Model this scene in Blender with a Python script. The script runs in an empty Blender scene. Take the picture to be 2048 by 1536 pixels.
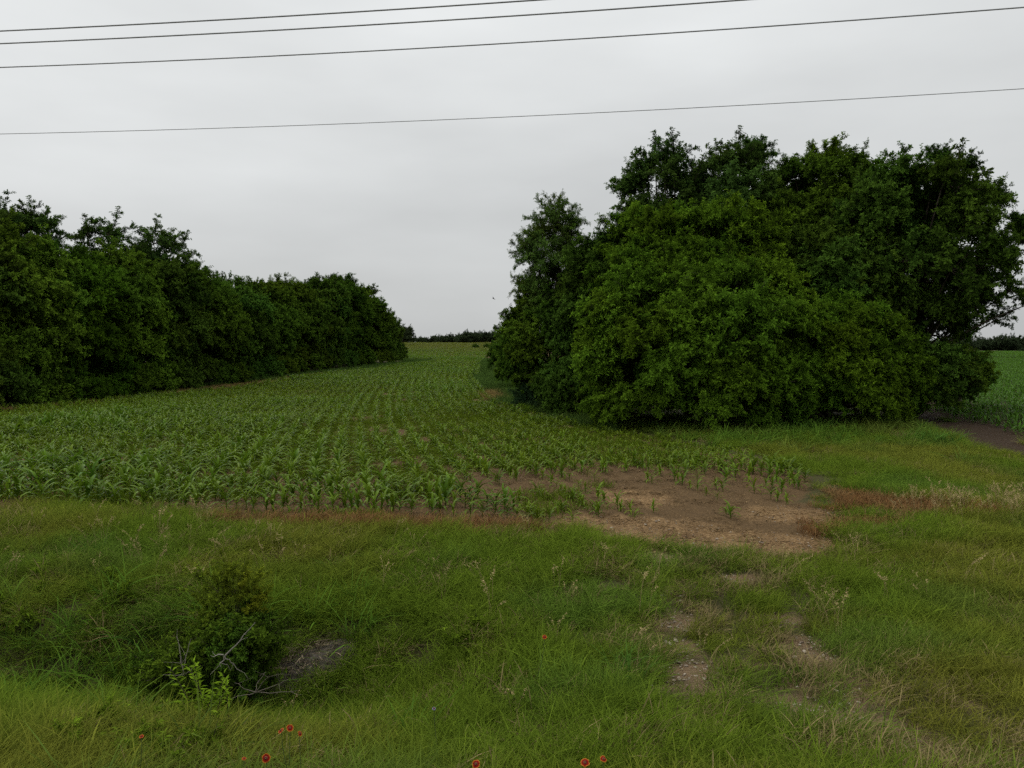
import bpy, math, random
import numpy as np
from mathutils import Vector, Matrix, Quaternion

R = math.radians
scn = bpy.context.scene
col = scn.collection

# ------------------------------------------------------------------ camera
EYE = 2.4                     # camera height over the field
FPX = 1518.0                  # focal length in photo pixels (2048 wide)
PITCH = R(2.72)
HOR = 696.0
cd = bpy.data.cameras.new('camera')
cd.sensor_width = 36.0
cd.lens = 36.0 * FPX / 2048.0
cd.clip_start = 0.05
cd.clip_end = 6000.0
cam = bpy.data.objects.new('camera', cd)
cam.location = (0, 0, EYE)
cam.rotation_euler = (math.pi / 2 - PITCH, 0, 0)
col.objects.link(cam)
scn.camera = cam

# ------------------------------------------------------------------ sky: an overcast layer over a Nishita sky
SUN_EL, SUN_AZ = R(58), R(-50)      # azimuth from +Y, negative = left
w = bpy.data.worlds.new('World')
scn.world = w
w.use_nodes = True
nt = w.node_tree
nt.nodes.clear()
N = nt.nodes.new
L = nt.links.new
out = N('ShaderNodeOutputWorld')
bg = N('ShaderNodeBackground'); bg.inputs['Strength'].default_value = 0.1
L(bg.outputs[0], out.inputs['Surface'])
sky = N('ShaderNodeTexSky'); sky.sky_type = 'NISHITA'; sky.sun_disc = False
sky.sun_elevation = SUN_EL; sky.sun_rotation = SUN_AZ
sky.dust_density = 4.0
tc = N('ShaderNodeTexCoord')
sep = N('ShaderNodeSeparateXYZ'); L(tc.outputs['Generated'], sep.inputs[0])
def mth(op, a, b=None, c=None):
    n = N('ShaderNodeMath'); n.operation = op
    for i, v in enumerate((a, b, c)):
        if v is None: continue
        if isinstance(v, (int, float)): n.inputs[i].default_value = v
        else: L(v, n.inputs[i])
    return n.outputs[0]
zc = mth('MAXIMUM', sep.outputs['Z'], 0.0)
lum = mth('MULTIPLY_ADD', zc, 5.4, 5.65)
lum = mth('MULTIPLY_ADD', sep.outputs['X'], -0.7, lum)
mp = N('ShaderNodeMapping'); mp.inputs['Scale'].default_value = (1.3, 1.3, 4.5)
mp.inputs['Location'].default_value = (0.6, 0.3, 0.1)
L(tc.outputs['Generated'], mp.inputs[0])
nz = N('ShaderNodeTexNoise'); nz.inputs['Scale'].default_value = 1.6
nz.inputs['Detail'].default_value = 5.0; nz.inputs['Roughness'].default_value = 0.45
L(mp.outputs[0], nz.inputs['Vector'])
cl = mth('MULTIPLY_ADD', mth('SUBTRACT', nz.outputs[0], 0.5), 0.62, 1.0)
lum = mth('MULTIPLY', lum, cl)
cmb = N('ShaderNodeCombineColor')
L(mth('MULTIPLY', lum, 0.975), cmb.inputs[0]); L(mth('MULTIPLY', lum, 1.0), cmb.inputs[1]); L(mth('MULTIPLY', lum, 1.0), cmb.inputs[2])
mix = N('ShaderNodeMix'); mix.data_type = 'RGBA'; mix.inputs[0].default_value = 0.04
L(cmb.outputs[0], mix.inputs[6]); L(sky.outputs[0], mix.inputs[7])
L(mix.outputs[2], bg.inputs['Color'])

# ------------------------------------------------------------------ sun behind the cloud
sd = bpy.data.lights.new('sun', 'SUN')
sd.energy = 1.4; sd.angle = R(70); sd.color = (1.0, 0.97, 0.92)
sun = bpy.data.objects.new('sun', sd)
sdir = Vector((math.sin(SUN_AZ) * math.cos(SUN_EL), math.cos(SUN_AZ) * math.cos(SUN_EL), math.sin(SUN_EL)))
sun.rotation_euler = sdir.to_track_quat('Z', 'Y').to_euler()
sun.location = (0, 0, 30)
col.objects.link(sun)

vs = scn.view_settings
vs.view_transform = 'Standard'; vs.look = 'None'; vs.exposure = 0.0; vs.gamma = 1.0; vs.use_curve_mapping = False
scn.cycles.max_bounces = 4
scn.cycles.diffuse_bounces = 2
scn.cycles.glossy_bounces = 2
scn.cycles.transmission_bounces = 2
scn.cycles.use_adaptive_sampling = True
scn.cycles.adaptive_threshold = 0.028
scn.cycles.use_denoising = False
scn.cycles.transparent_max_bounces = 4

# ------------------------------------------------------------------ numeric helpers
def smooth(a, b, x):
    t = np.clip((np.asarray(x, float) - a) / (b - a), 0, 1)
    return t * t * (3 - 2 * t)

def vnoise(x, y, seed=0, f=1.0):
    x = np.asarray(x, float) * f + seed * 17.31; y = np.asarray(y, float) * f - seed * 9.77
    xi = np.floor(x).astype(np.int64); yi = np.floor(y).astype(np.int64)
    fx = x - xi; fy = y - yi
    fx = fx * fx * (3 - 2 * fx); fy = fy * fy * (3 - 2 * fy)
    def h(i, j):
        n = (i * 374761393 + j * 668265263 + seed * 1442695) & 0x7fffffff
        n = ((n ^ (n >> 13)) * 1274126177) & 0x7fffffff
        return ((n ^ (n >> 16)) & 0xffff) / 65535.0
    return (h(xi, yi) * (1 - fx) + h(xi + 1, yi) * fx) * (1 - fy) + (h(xi, yi + 1) * (1 - fx) + h(xi + 1, yi + 1) * fx) * fy

def fbm(x, y, seed=0, f=1.0, o=4):
    s = 0; a = 1; t = 0
    for i in range(o):
        s = s + a * vnoise(x, y, seed + i * 3, f * 2 ** i); t += a; a *= 0.55
    return s / t

SK = 0.145                    # the road (and everything along it) runs a little askew
def V(x, y): return np.asarray(y, float) + SK * np.asarray(x, float)

def height(x, y):
    x = np.asarray(x, float); y = np.asarray(y, float)
    v = V(x, y)
    zl = np.interp(v, [-60, 1.0, 2.3, 3.2, 4.1, 4.8, 6.4, 8.0, 9.2, 12], [0.95, 0.80, 0.44, 0.13, -0.09, -0.20, -0.12, -0.03, 0.0, 0.0])
    zr = np.interp(v, [-60, 1.0, 2.4, 3.6, 5.0, 6.6, 8.0, 9.2, 12], [0.95, 0.80, 0.48, 0.22, 0.06, 0.02, 0.01, 0.0, 0.0])
    s = smooth(-1.0, 1.2, x)
    z = zl * (1 - s) + zr * s
    a = 0.50 * (1 - smooth(-2.0, 0.4, x)) + 0.16 * smooth(3.4, 5.5, x)
    z = z - a * np.exp(-((v - 5.75) / 0.68) ** 2)
    rise = np.where(y > 35, 0.0185 * (np.clip(y, 35, 245) - 35), 0.0)
    rise = rise - 0.012 * np.clip(y - 245, 0, 400)
    t = x / (np.abs(y) + 1.0)
    z = z + rise * (1 - 0.9 * smooth(0.12, 0.42, t))
    near = 1 - smooth(14, 30, y)
    z = z + near * 0.07 * (fbm(x, y, 5, 0.9, 3) - 0.5) + 0.10 * (fbm(x, y, 8, 0.12, 2) - 0.5) * smooth(6, 14, y)
    return z

CP, SP = math.cos(PITCH), math.sin(PITCH)
def ground(px, py):
    """where the line of sight through a photo pixel meets the terrain"""
    a = (px - 1024) / FPX; b = -(py - 768) / FPX
    d = np.array([a, CP + b * SP, -SP + b * CP])
    t = 1.0
    for _ in range(4000):
        p = d * t
        if EYE + p[2] <= float(height(p[0], p[1])): break
        t *= 1.003
    return float(d[0] * t), float(d[1] * t)

def at(px, y): return (px - 1024) / FPX * y
def zat(py, y):
    b = (768 - py) / FPX
    return EYE + y * (b * CP - SP) / (CP + b * SP)

def row_bend(y):
    u = np.clip(np.asarray(y, float) - 11.0, -4, 57)
    return -0.24 * u + 0.0021 * u * u

XB_Y = [0, 9.8, 11.2, 12.4, 14, 16.3, 19.8, 25, 32, 47, 80, 137, 150, 400]
XB_X = [3.4, 3.4, 4.0, 4.9, 5.5, 5.2, 3.9, 1.3, -0.5, -2.3, -3.2, -3.0, 5, 40]
XL_Y = [0, 10, 31, 53, 80, 86, 100, 400]
XL_X = [-30, -28, -18.6, -14.2, -9.3, -9.5, -28, -90]
def in_corn(x, y):
    return (x < np.interp(y, XB_Y, XB_X)) & (x > np.interp(y, XL_Y, XL_X) + .7) & (V(x, y) > 10.25)

def blobs(x, y, lst):
    m = np.zeros_like(np.asarray(x, float))
    for (bx, by, rx, ry) in lst:
        m = np.maximum(m, np.exp(-(((x - bx) / rx) ** 2 + ((y - by) / ry) ** 2) * 1.1))
    return m
def pxblobs(l): 
    o = []
    for (px, py, rx, ry) in l:
        gx, gy = ground(px, py); o.append((gx, gy, rx, ry))
    return o
TRACK = pxblobs([(1335, 1125, .3, .4), (1352, 1245, .22, .3), (1385, 1345, .26, .3), (1430, 1385, .3, .18), (1330, 1375, .14, .12),
                 (1560, 1405, .32, .2), (1640, 1420, .34, .18), (1740, 1450, .36, .2), (1830, 1490, .3, .16),
                 (1550, 1240, .3, .22), (1640, 1325, .3, .24), (1720, 1395, .28, .18), (1520, 1330, .22, .12), (1480, 1160, .3, .2),
                 (1362, 1295, .2, .22), (1343, 1185, .2, .3), (1495, 1398, .24, .14), (1600, 1285, .24, .2), (1685, 1362, .24, .16), (1790, 1470, .26, .14), (1590, 1370, .2, .12),
                 (1945, 1410, .14, .1), (1850, 1275, .15, .1)])
SOIL = pxblobs([(1300, 1055, 1.2, .8), (1420, 1080, 1.2, .6), (1540, 1085, 1.0, .55), (1200, 1045, .8, .5), (1270, 995, .7, .8), (1110, 1068, .5, .3), (1580, 1030, .9, .7)])
DEAD = pxblobs([(1650, 1000, 1.1, .75), (1740, 1015, 1.2, .6), (1850, 1025, 1.2, .5), (1960, 1030, 1.0, .4), (1690, 1055, 1.0, .45), (1600, 1065, .7, .35), (1560, 960, .5, .5), (1480, 925, .8, .5), (700, 1052, 1.7, .34), (950, 1060, 1.1, .3), (520, 1045, 1.0, .3)])
DEADFAR = pxblobs([(975, 795, .9, 4.0), (1000, 822, .8, 1.8), (1060, 836, .9, .8), (950, 790, .5, 3.)])
PATH = [(13.9, 26.5), (13.3, 23.5), (12.6, 20.5), (11.9, 18.2), (11.4, 15.5)]
def path_mask(x, y):
    return np.exp(-((x - np.interp(y, [p[1] for p in PATH[::-1]], [p[0] for p in PATH[::-1]])) / 0.75) ** 2) * smooth(14.5, 16, y) * (1 - smooth(25, 29, y))

# ------------------------------------------------------------------ mesh helpers
class Geo:
    def __init__(s): s.v = []; s.t = []; s.q = []; s.n = 0; s.lv = []
    def add(s, v, f, mi=0, lv=0.5):
        v = np.asarray(v, float).reshape(-1, 3); f = np.asarray(f, np.int64)
        (s.t if f.shape[1] == 3 else s.q).append((f + s.n, mi))
        s.v.append(v); s.n += len(v)
        s.lv.append(np.broadcast_to(np.asarray(lv, float), (len(v),)).copy())
        return s
    def mesh(s, name, mats, smooth_shade=True):
        me = bpy.data.meshes.new(name)
        Vv = np.concatenate(s.v); lv = np.concatenate(s.lv)
        idx = []; start = []; mi = []; pos = 0
        for arr, k in ((s.t, 3), (s.q, 4)):
            for f, m in arr:
                idx.append(f.ravel()); start.append(pos + np.arange(len(f)) * k); pos += f.size
                mi.append(np.full(len(f), m))
        idx = np.concatenate(idx); start = np.concatenate(start); mi = np.concatenate(mi)
        me.vertices.add(len(Vv)); me.vertices.foreach_set('co', Vv.astype(np.float32).ravel())
        me.loops.add(len(idx)); me.loops.foreach_set('vertex_index', idx.astype(np.int32))
        me.polygons.add(len(start)); me.polygons.foreach_set('loop_start', start.astype(np.int32))
        me.polygons.foreach_set('material_index', mi.astype(np.int32))
        me.polygons.foreach_set('use_smooth', np.full(len(start), smooth_shade))
        at_ = me.attributes.new('lv', 'FLOAT', 'POINT'); at_.data.foreach_set('value', lv.astype(np.float32))
        for m in mats: me.materials.append(m)
        me.update(calc_edges=True)
        return me

def unit(a): return a / (np.linalg.norm(a, axis=-1, keepdims=True) + 1e-9)

def tube(g, pts, rad, sides=6, mi=0, lv=0.5):
    pts = np.asarray(pts, float); k = len(pts); rad = np.broadcast_to(np.asarray(rad, float), (k,))
    d = np.gradient(pts, axis=0); d = unit(d)
    ref = np.array([0.13, 0.21, 0.97]) if abs(d[:, 2]).mean() < 0.8 else np.array([0.97, 0.2, 0.1])
    a = unit(np.cross(d, ref)); b = np.cross(d, a)
    th = np.arange(sides) * 2 * math.pi / sides
    ring = pts[:, None] + rad[:, None, None] * (np.cos(th)[None, :, None] * a[:, None] + np.sin(th)[None, :, None] * b[:, None])
    f = []
    for i in range(k - 1):
        for j in range(sides):
            f.append((i * sides + j, i * sides + (j + 1) % sides, (i + 1) * sides + (j + 1) % sides, (i + 1) * sides + j))
    g.add(ring, f, mi, lv)

def leaves(g, P, D, Nn, Ln, Wd, mi=0, lv=0.5, fold=0.25, mid=0.45):
    """one folded diamond leaf for each row of P"""
    n = len(P); D = unit(D); S = unit(np.cross(D, Nn)); U = np.cross(S, D)
    Ln = np.broadcast_to(Ln, (n,))[:, None]; Wd = np.broadcast_to(Wd, (n,))[:, None]
    m = P + D * Ln * mid
    v = np.stack([P, m + S * Wd * .5 + U * Wd * fold, P + D * Ln - U * Ln * .12, m - S * Wd * .5 + U * Wd * fold], 1).reshape(-1, 3)
    b = np.arange(n)[:, None] * 4
    f = np.concatenate([b + np.array([[0, 1, 2]]), b + np.array([[0, 2, 3]])])
    g.add(v, f, mi, np.repeat(np.broadcast_to(lv, (n,)), 4))

def strips(g, C, Wd, S, mi=0, lv=None):
    """ribbons: C (n,k,3) centre lines, Wd (n,k) widths, S (n,3) sideways"""
    n, k, _ = C.shape
    v = np.stack([C - S[:, None] * Wd[..., None] * .5, C + S[:, None] * Wd[..., None] * .5], 2).reshape(n, k * 2, 3)
    base = (np.arange(n) * k * 2)[:, None, None]
    i = np.arange(k - 1)[None, :, None]
    f = base + i * 2 + np.array([0, 1, 3, 2])[None, None, :]
    g.add(v.reshape(-1, 3), f.reshape(-1, 4), mi, 0.5 if lv is None else np.repeat(lv.reshape(n, k), 2, 1).ravel())

def tag(o, label=None, cat=None, group=None, kind=None, tint=None):
    if label: o['label'] = label
    if cat: o['category'] = cat
    if group: o['group'] = group
    if kind: o['kind'] = kind
    if tint is not None: o['tint'] = [float(c) for c in tint]
    return o
def obj(name, me, parent=None, loc=(0, 0, 0), rot=(0, 0, 0), scale=(1, 1, 1), tint=None):
    o = bpy.data.objects.new(name, me); col.objects.link(o)
    o.location = loc; o.rotation_euler = rot
    o.scale = (scale,) * 3 if isinstance(scale, (int, float)) else scale
    if parent: o.parent = parent
    if tint is not None: o['tint'] = [float(c) for c in tint]
    return o

# ------------------------------------------------------------------ materials
def material(name):
    m = bpy.data.materials.new(name); m.use_nodes = True
    t = m.node_tree; t.nodes.clear()
    return m, t, t.nodes.new, t.links.new

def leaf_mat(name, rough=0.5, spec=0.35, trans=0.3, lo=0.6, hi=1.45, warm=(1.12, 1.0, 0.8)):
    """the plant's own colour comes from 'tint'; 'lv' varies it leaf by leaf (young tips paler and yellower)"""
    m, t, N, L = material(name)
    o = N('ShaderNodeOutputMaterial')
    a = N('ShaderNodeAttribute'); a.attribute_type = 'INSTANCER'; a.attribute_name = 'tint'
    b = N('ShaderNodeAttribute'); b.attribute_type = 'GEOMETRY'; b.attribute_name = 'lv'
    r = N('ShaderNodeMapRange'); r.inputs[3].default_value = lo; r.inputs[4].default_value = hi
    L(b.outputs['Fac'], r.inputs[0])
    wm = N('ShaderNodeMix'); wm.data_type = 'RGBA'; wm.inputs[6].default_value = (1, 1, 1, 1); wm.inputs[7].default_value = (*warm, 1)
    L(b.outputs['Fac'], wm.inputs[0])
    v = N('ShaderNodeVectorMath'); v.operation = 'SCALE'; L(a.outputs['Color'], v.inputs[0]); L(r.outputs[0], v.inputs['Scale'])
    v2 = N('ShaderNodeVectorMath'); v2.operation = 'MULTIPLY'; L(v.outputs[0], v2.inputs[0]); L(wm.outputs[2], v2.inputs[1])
    if spec <= 0:
        p = N('ShaderNodeBsdfDiffuse'); L(v2.outputs[0], p.inputs['Color'])
    else:
        p = N('ShaderNodeBsdfPrincipled'); p.inputs['Roughness'].default_value = rough; p.inputs['Specular IOR Level'].default_value = spec; p.inputs['IOR'].default_value = 1.35
        L(v2.outputs[0], p.inputs['Base Color'])
    if trans > 0:
        tr = N('ShaderNodeBsdfTranslucent'); L(v2.outputs[0], tr.inputs[0])
        mx = N('ShaderNodeMixShader'); mx.inputs[0].default_value = trans
        L(p.outputs[0], mx.inputs[1]); L(tr.outputs[0], mx.inputs[2]); L(mx.outputs[0], o.inputs[0])
    else:
        L(p.outputs[0], o.inputs[0])
    return m

def plain_mat(name, c1, c2=None, scale=8.0, rough=0.8, spec=0.2, metal=0.0, bump=0.0, stretch=(1, 1, 1)):
    m, t, N, L = material(name)
    o = N('ShaderNodeOutputMaterial'); p = N('ShaderNodeBsdfPrincipled'); L(p.outputs[0], o.inputs[0])
    p.inputs['Roughness'].default_value = rough; p.inputs['Specular IOR Level'].default_value = spec; p.inputs['Metallic'].default_value = metal
    if c2 is None: p.inputs['Base Color'].default_value = (*c1, 1)
    else:
        tcn = N('ShaderNodeTexCoord'); mpn = N('ShaderNodeMapping'); mpn.inputs['Scale'].default_value = stretch
        L(tcn.outputs['Object'], mpn.inputs[0])
        n = N('ShaderNodeTexNoise'); n.inputs['Scale'].default_value = scale; n.inputs['Detail'].default_value = 6
        L(mpn.outputs[0], n.inputs['Vector'])
        cr = N('ShaderNodeValToRGB'); cr.color_ramp.elements[0].position = .35; cr.color_ramp.elements[1].position = .68
        cr.color_ramp.elements[0].color = (*c1, 1); cr.color_ramp.elements[1].color = (*c2, 1)
        L(n.outputs[0], cr.inputs[0]); L(cr.outputs[0], p.inputs['Base Color'])
        if bump:
            bn = N('ShaderNodeBump'); bn.inputs['Strength'].default_value = bump; bn.inputs['Distance'].default_value = .02
            L(n.outputs[0], bn.inputs['Height']); L(bn.outputs[0], p.inputs['Normal'])
    return m

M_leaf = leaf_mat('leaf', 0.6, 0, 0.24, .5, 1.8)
M_corn = leaf_mat('corn_leaf', 0.3, 0.12, 0.3, .6, 1.45)
M_grass = leaf_mat('grass_blade', 0.65, 0, 0.30, .52, 1.5)
M_dry = leaf_mat('dry_stem', 0.8, 0, 0.15, .6, 1.3, (1, 1, 1))
M_bark = plain_mat('bark', (.035, .028, .02), (.09, .075, .055), 9, .9, .1, bump=.6, stretch=(1, 1, .25))
M_wire = plain_mat('wire', (.22, .225, .23), (.3, .305, .31), 3, .55, .4, .3)

# ground: thatch under the grass, cultivated soil, gravelly track
def ground_mat():
    m, t, N, L = material('soil')
    o = N('ShaderNodeOutputMaterial'); p = N('ShaderNodeBsdfPrincipled'); L(p.outputs[0], o.inputs[0])
    p.inputs['Roughness'].default_value = .95; p.inputs['Specular IOR Level'].default_value = .1
    g = N('ShaderNodeNewGeometry')
    a = N('ShaderNodeAttribute'); a.attribute_name = 'mask'
    s = N('ShaderNodeSeparateColor'); L(a.outputs['Color'], s.inputs[0])
    def noise(sc, det=6, ro=.6):
        n = N('ShaderNodeTexNoise'); n.inputs['Scale'].default_value = sc; n.inputs['Detail'].default_value = det; n.inputs['Roughness'].default_value = ro
        L(g.outputs['Position'], n.inputs['Vector']); return n.outputs[0]
    def ramp(f, *els):
        c = N('ShaderNodeValToRGB'); e = c.color_ramp.elements
        e[0].position, e[0].color = els[0][0], (*els[0][1], 1); e[1].position, e[1].color = els[-1][0], (*els[-1][1], 1)
        for q in els[1:-1]:
            k = e.new(q[0]); k.color = (*q[1], 1)
        L(f, c.inputs[0]); return c.outputs[0]
    def mixc(f, a_, b_):
        x = N('ShaderNodeMix'); x.data_type = 'RGBA'; L(f, x.inputs[0]); L(a_, x.inputs[6]); L(b_, x.inputs[7]); return x.outputs[2]
    n1, n2, n3 = noise(2.2), noise(26, 8, .75), noise(95, 4, .7)
    soil = ramp(n2, (.3, (.05, .033, .02)), (.45, (.15, .09, .040)), (.56, (.26, .165, .078)), (.68, (.42, .295, .15)))
    soil2 = ramp(n2, (.3, (.08, .05, .026)), (.55, (.19, .118, .056)), (.75, (.32, .215, .11)))
    soilm = mixc(ramp(n1, (.36, (0, 0, 0)), (.52, (1, 1, 1))), soil2, soil)
    thatch = ramp(n2, (.3, (.03, .03, .012)), (.55, (.07, .065, .025)), (.75, (.13, .105, .05)))
    grav = ramp(n3, (.35, (.085, .055, .030)), (.55, (.18, .122, .068)), (.7, (.34, .26, .165)))
    field = ramp(n2, (.3, (.05, .033, .017)), (.55, (.125, .078, .036)), (.75, (.22, .148, .075)))
    c = mixc(s.outputs[2], thatch, field)
    c = mixc(s.outputs[0], c, soilm)
    c = mixc(s.outputs[1], c, grav)
    pl = N('ShaderNodeAttribute'); pl.attribute_name = 'plough'
    c = mixc(pl.outputs['Fac'], c, ramp(n2, (.3, (.022, .015, .010)), (.55, (.055, .036, .022)), (.75, (.11, .075, .045))))
    L(c, p.inputs['Base Color'])
    b = N('ShaderNodeBump'); b.inputs['Strength'].default_value = .9; b.inputs['Distance'].default_value = .03
    L(n2, b.inputs['Height']); L(b.outputs[0], p.inputs['Normal'])
    return m
M_ground = ground_mat()

# ------------------------------------------------------------------ ground, one sheet to the horizon
def graded(lo, hi, step, far_lo, far_hi, k):
    a = list(np.arange(lo, hi + 1e-6, step))
    s = step; x = hi
    while x < far_hi: s *= k; x += s; a.append(x)
    s = step; x = lo; pre = []
    while x > far_lo: s *= k; x -= s; pre.append(x)
    return np.array(pre[::-1] + a)
gx = graded(-10, 16, .13, -2500, 2500, 1.12)
gy = np.concatenate([np.linspace(-40, 2.4, 24), np.arange(2.5, 14, .11), np.arange(14, 40, .45), np.arange(40, 100, 1.5), np.arange(100, 300, 6), 300 * 1.13 ** np.arange(0, 20)])
GX, GY = np.meshgrid(gx, gy)
GZ = height(GX, GY)
infield = in_corn(GX, GY).astype(float)
GZ = GZ + infield * .02 * np.sin((GX - row_bend(GY)) / .46 * 2 * math.pi) * (1 - smooth(16, 26, GY))
GZ = GZ + .05 * (fbm(GX, GY, 21, 4, 3) - .5) * (1 - smooth(14, 18, GY))
nx, ny = len(gx), len(gy)
i = np.arange(ny - 1)[:, None] * nx + np.arange(nx - 1)[None]
F = np.stack([i, i + 1, i + nx + 1, i + nx], -1).reshape(-1, 4)
g = Geo(); g.add(np.stack([GX, GY, GZ], -1), F)
me = g.mesh('ground', [M_ground])
soilm = np.clip(smooth(.25, .6, blobs(GX, GY, SOIL) + .3 * (fbm(GX, GY, 3, 1.5) - .5)), 0, 1)

grav = smooth(.3, .65, blobs(GX, GY, TRACK) + .35 * (fbm(GX, GY, 4, 3) - .5))
a = me.attributes.new('mask', 'FLOAT_COLOR', 'POINT')
rightfield = ((GX > np.interp(GY, [0, 14, 26, 400], [10.5, 11.2, 14.0, 60])) & (GY > 15)).astype(float)
a.data.foreach_set('color', np.stack([soilm, grav, np.clip(infield + smooth(.04, .2, blobs(GX, GY, SOIL)) + rightfield * (GY < 200) + path_mask(GX, GY) + ((GY > 95) & (GY < 260)), 0, 1), np.ones_like(GX)], -1).astype(np.float32).ravel())
a = me.attributes.new('plough', 'FLOAT', 'POINT'); a.data.foreach_set('value', np.clip(path_mask(GX, GY) * 1.3 + rightfield * (GY < 60), 0, 1).astype(np.float32).ravel())
tag(obj('ground', me), kind='structure')

# ------------------------------------------------------------------ scatter: instanced small plants, kind 'stuff'
def scatter(name, sources, P, rotz, tilt, scale, tint, label, cat, seed=0, kind='stuff'):
    """geometry-node copies of small meshes on points; tint is one colour for each copy"""
    rng = np.random.default_rng(seed)
    n = len(P)
    me = bpy.data.meshes.new(name)
    me.vertices.add(n); me.vertices.foreach_set('co', np.asarray(P, np.float32).ravel())
    rot = np.stack([np.asarray(tilt), rng.normal(0, .06, n), rotz], 1)
    def fattr(nm, ty, val, k):
        q = me.attributes.new(nm, ty, 'POINT'); q.data.foreach_set(k, np.ascontiguousarray(val).ravel())
    fattr('rot', 'FLOAT_VECTOR', rot.astype(np.float32), 'vector')
    sc = np.asarray(scale, np.float32)
    if sc.ndim == 1: sc = np.stack([sc] * 3, 1)
    fattr('scl', 'FLOAT_VECTOR', sc, 'vector')
    fattr('idx', 'INT', rng.integers(0, len(sources), n).astype(np.int32), 'value')
    fattr('tint', 'FLOAT_VECTOR', np.asarray(tint, np.float32), 'vector')
    me.update()
    o = obj(name, me)
    t = bpy.data.node_groups.new(name + '_nodes', 'GeometryNodeTree')
    t.interface.new_socket('Geometry', in_out='INPUT', socket_type='NodeSocketGeometry')
    t.interface.new_socket('Geometry', in_out='OUTPUT', socket_type='NodeSocketGeometry')
    N = t.nodes.new; L = t.links.new
    gi = N('NodeGroupInput'); go = N('NodeGroupOutput')
    ip = N('GeometryNodeInstanceOnPoints'); ip.inputs['Pick Instance'].default_value = True
    L(gi.outputs[0], ip.inputs['Points'])
    j = N('GeometryNodeJoinGeometry')
    for s in sources:
        so = bpy.data.objects.new(s.name + '_source', s)
        oi = N('GeometryNodeObjectInfo'); oi.inputs['Object'].default_value = so
        gti = N('GeometryNodeGeometryToInstance'); L(oi.outputs['Geometry'], gti.inputs[0]); L(gti.outputs[0], j.inputs[0])
    L(j.outputs[0], ip.inputs['Instance'])
    def na(nm, ty):
        q = N('GeometryNodeInputNamedAttribute'); q.data_type = ty; q.inputs['Name'].default_value = nm; return q.outputs[0]
    e2r = N('FunctionNodeEulerToRotation'); L(na('rot', 'FLOAT_VECTOR'), e2r.inputs[0])
    L(e2r.outputs[0], ip.inputs['Rotation'])
    L(na('scl', 'FLOAT_VECTOR'), ip.inputs['Scale'])
    L(na('idx', 'INT'), ip.inputs['Instance Index'])
    L(ip.outputs[0], go.inputs[0])
    mo = o.modifiers.new('scatter', 'NODES'); mo.node_group = t
    tag(o, label, cat, kind=kind)
    return o

def jgrid(x0, x1, y0, y1, dens, seed):
    rng = np.random.default_rng(seed)
    n = int((x1 - x0) * (y1 - y0) * dens)
    return rng.uniform(x0, x1, n), rng.uniform(y0, y1, n), rng

# ------------------------------------------------------------------ trees: leafy boughs on limbs
RAD = {}
def make_bough(name, seed, rad=1.2, nbr=20, nsh=26, nl=19, ln=.094, wd=.050, cone=1.2, sl=.34, twig=.006, lift=.3):
    """side branches fanning out round +Z, each hung with leafy shoots: a ragged plume, about rad long"""
    rng = np.random.default_rng(seed)
    k = np.arange(nbr) + .5
    ph = np.sqrt(k / nbr) * cone; th = k * 2.39996 + seed
    bd = unit(np.stack([np.cos(th) * np.sin(ph), np.sin(th) * np.sin(ph), np.cos(ph)], 1) + rng.normal(0, .16, (nbr, 3)))
    bl = rad * rng.uniform(.62, 1.12, nbr)
    bb = rng.normal(0, .10 * rad, (nbr, 3))
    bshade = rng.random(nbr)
    g = Geo()
    t = rng.uniform(.12, 1.0, (nbr, nsh)) ** .75
    B = bd[:, None] * (bl[:, None] * t)[..., None] + bb[:, None] * (t * t)[..., None]
    sdir = unit(bd[:, None] * .65 + unit(rng.normal(size=(nbr, nsh, 3))) * .95 + np.array([0, 0, lift]))
    slen = sl * rad * rng.uniform(.55, 1.2, (nbr, nsh)) * (1.1 - .45 * t)
    tt = (np.arange(nl)[None, None] + rng.random((nbr, nsh, nl))) / nl
    curve = rng.normal(0, .18, (nbr, nsh, 3)) - np.array([0, 0, .12])
    P = B[:, :, None] + sdir[:, :, None] * (slen[..., None] * tt)[..., None] + curve[:, :, None] * (slen[..., None] * tt * tt)[..., None]
    az = (np.arange(nl) * 2.4)[None, None] + rng.uniform(0, 6.28, (nbr, nsh, 1)) + rng.normal(0, .4, (nbr, nsh, nl))
    r1 = unit(np.cross(sdir, unit(rng.normal(size=(nbr, nsh, 3))))); r2 = np.cross(sdir, r1)
    side = np.cos(az)[..., None] * r1[:, :, None] + np.sin(az)[..., None] * r2[:, :, None]
    D = sdir[:, :, None] * .6 + side * .85 - np.array([0, 0, .15])
    Nn = unit(np.array([0, 0, .9]) + bd[:, None, None] * .4 + rng.normal(0, .5, (nbr, nsh, nl, 3)))
    sz = rng.uniform(.6, 1.2, (nbr, nsh, nl))
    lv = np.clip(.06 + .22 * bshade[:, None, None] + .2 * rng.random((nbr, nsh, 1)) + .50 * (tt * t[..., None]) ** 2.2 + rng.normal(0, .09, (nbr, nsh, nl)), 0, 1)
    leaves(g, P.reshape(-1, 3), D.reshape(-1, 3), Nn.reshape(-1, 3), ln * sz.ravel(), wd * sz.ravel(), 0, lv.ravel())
    for q in range(nbr):
        u = np.linspace(0, 1, 5)[:, None]
        tube(g, bd[q] * bl[q] * u + bb[q] * u * u, np.linspace(twig * 2.6, twig * .6, 5), 4, 1)
        for e in range(0, nsh, 3):
            u = np.linspace(0, .95, 3)[:, None]
            tube(g, B[q, e] + sdir[q, e] * slen[q, e] * u + curve[q, e] * slen[q, e] * u * u, np.linspace(twig, twig * .4, 3), 3, 1)
    me = g.mesh(name, [M_leaf, M_bark]); RAD[name] = rad
    return me

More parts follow.
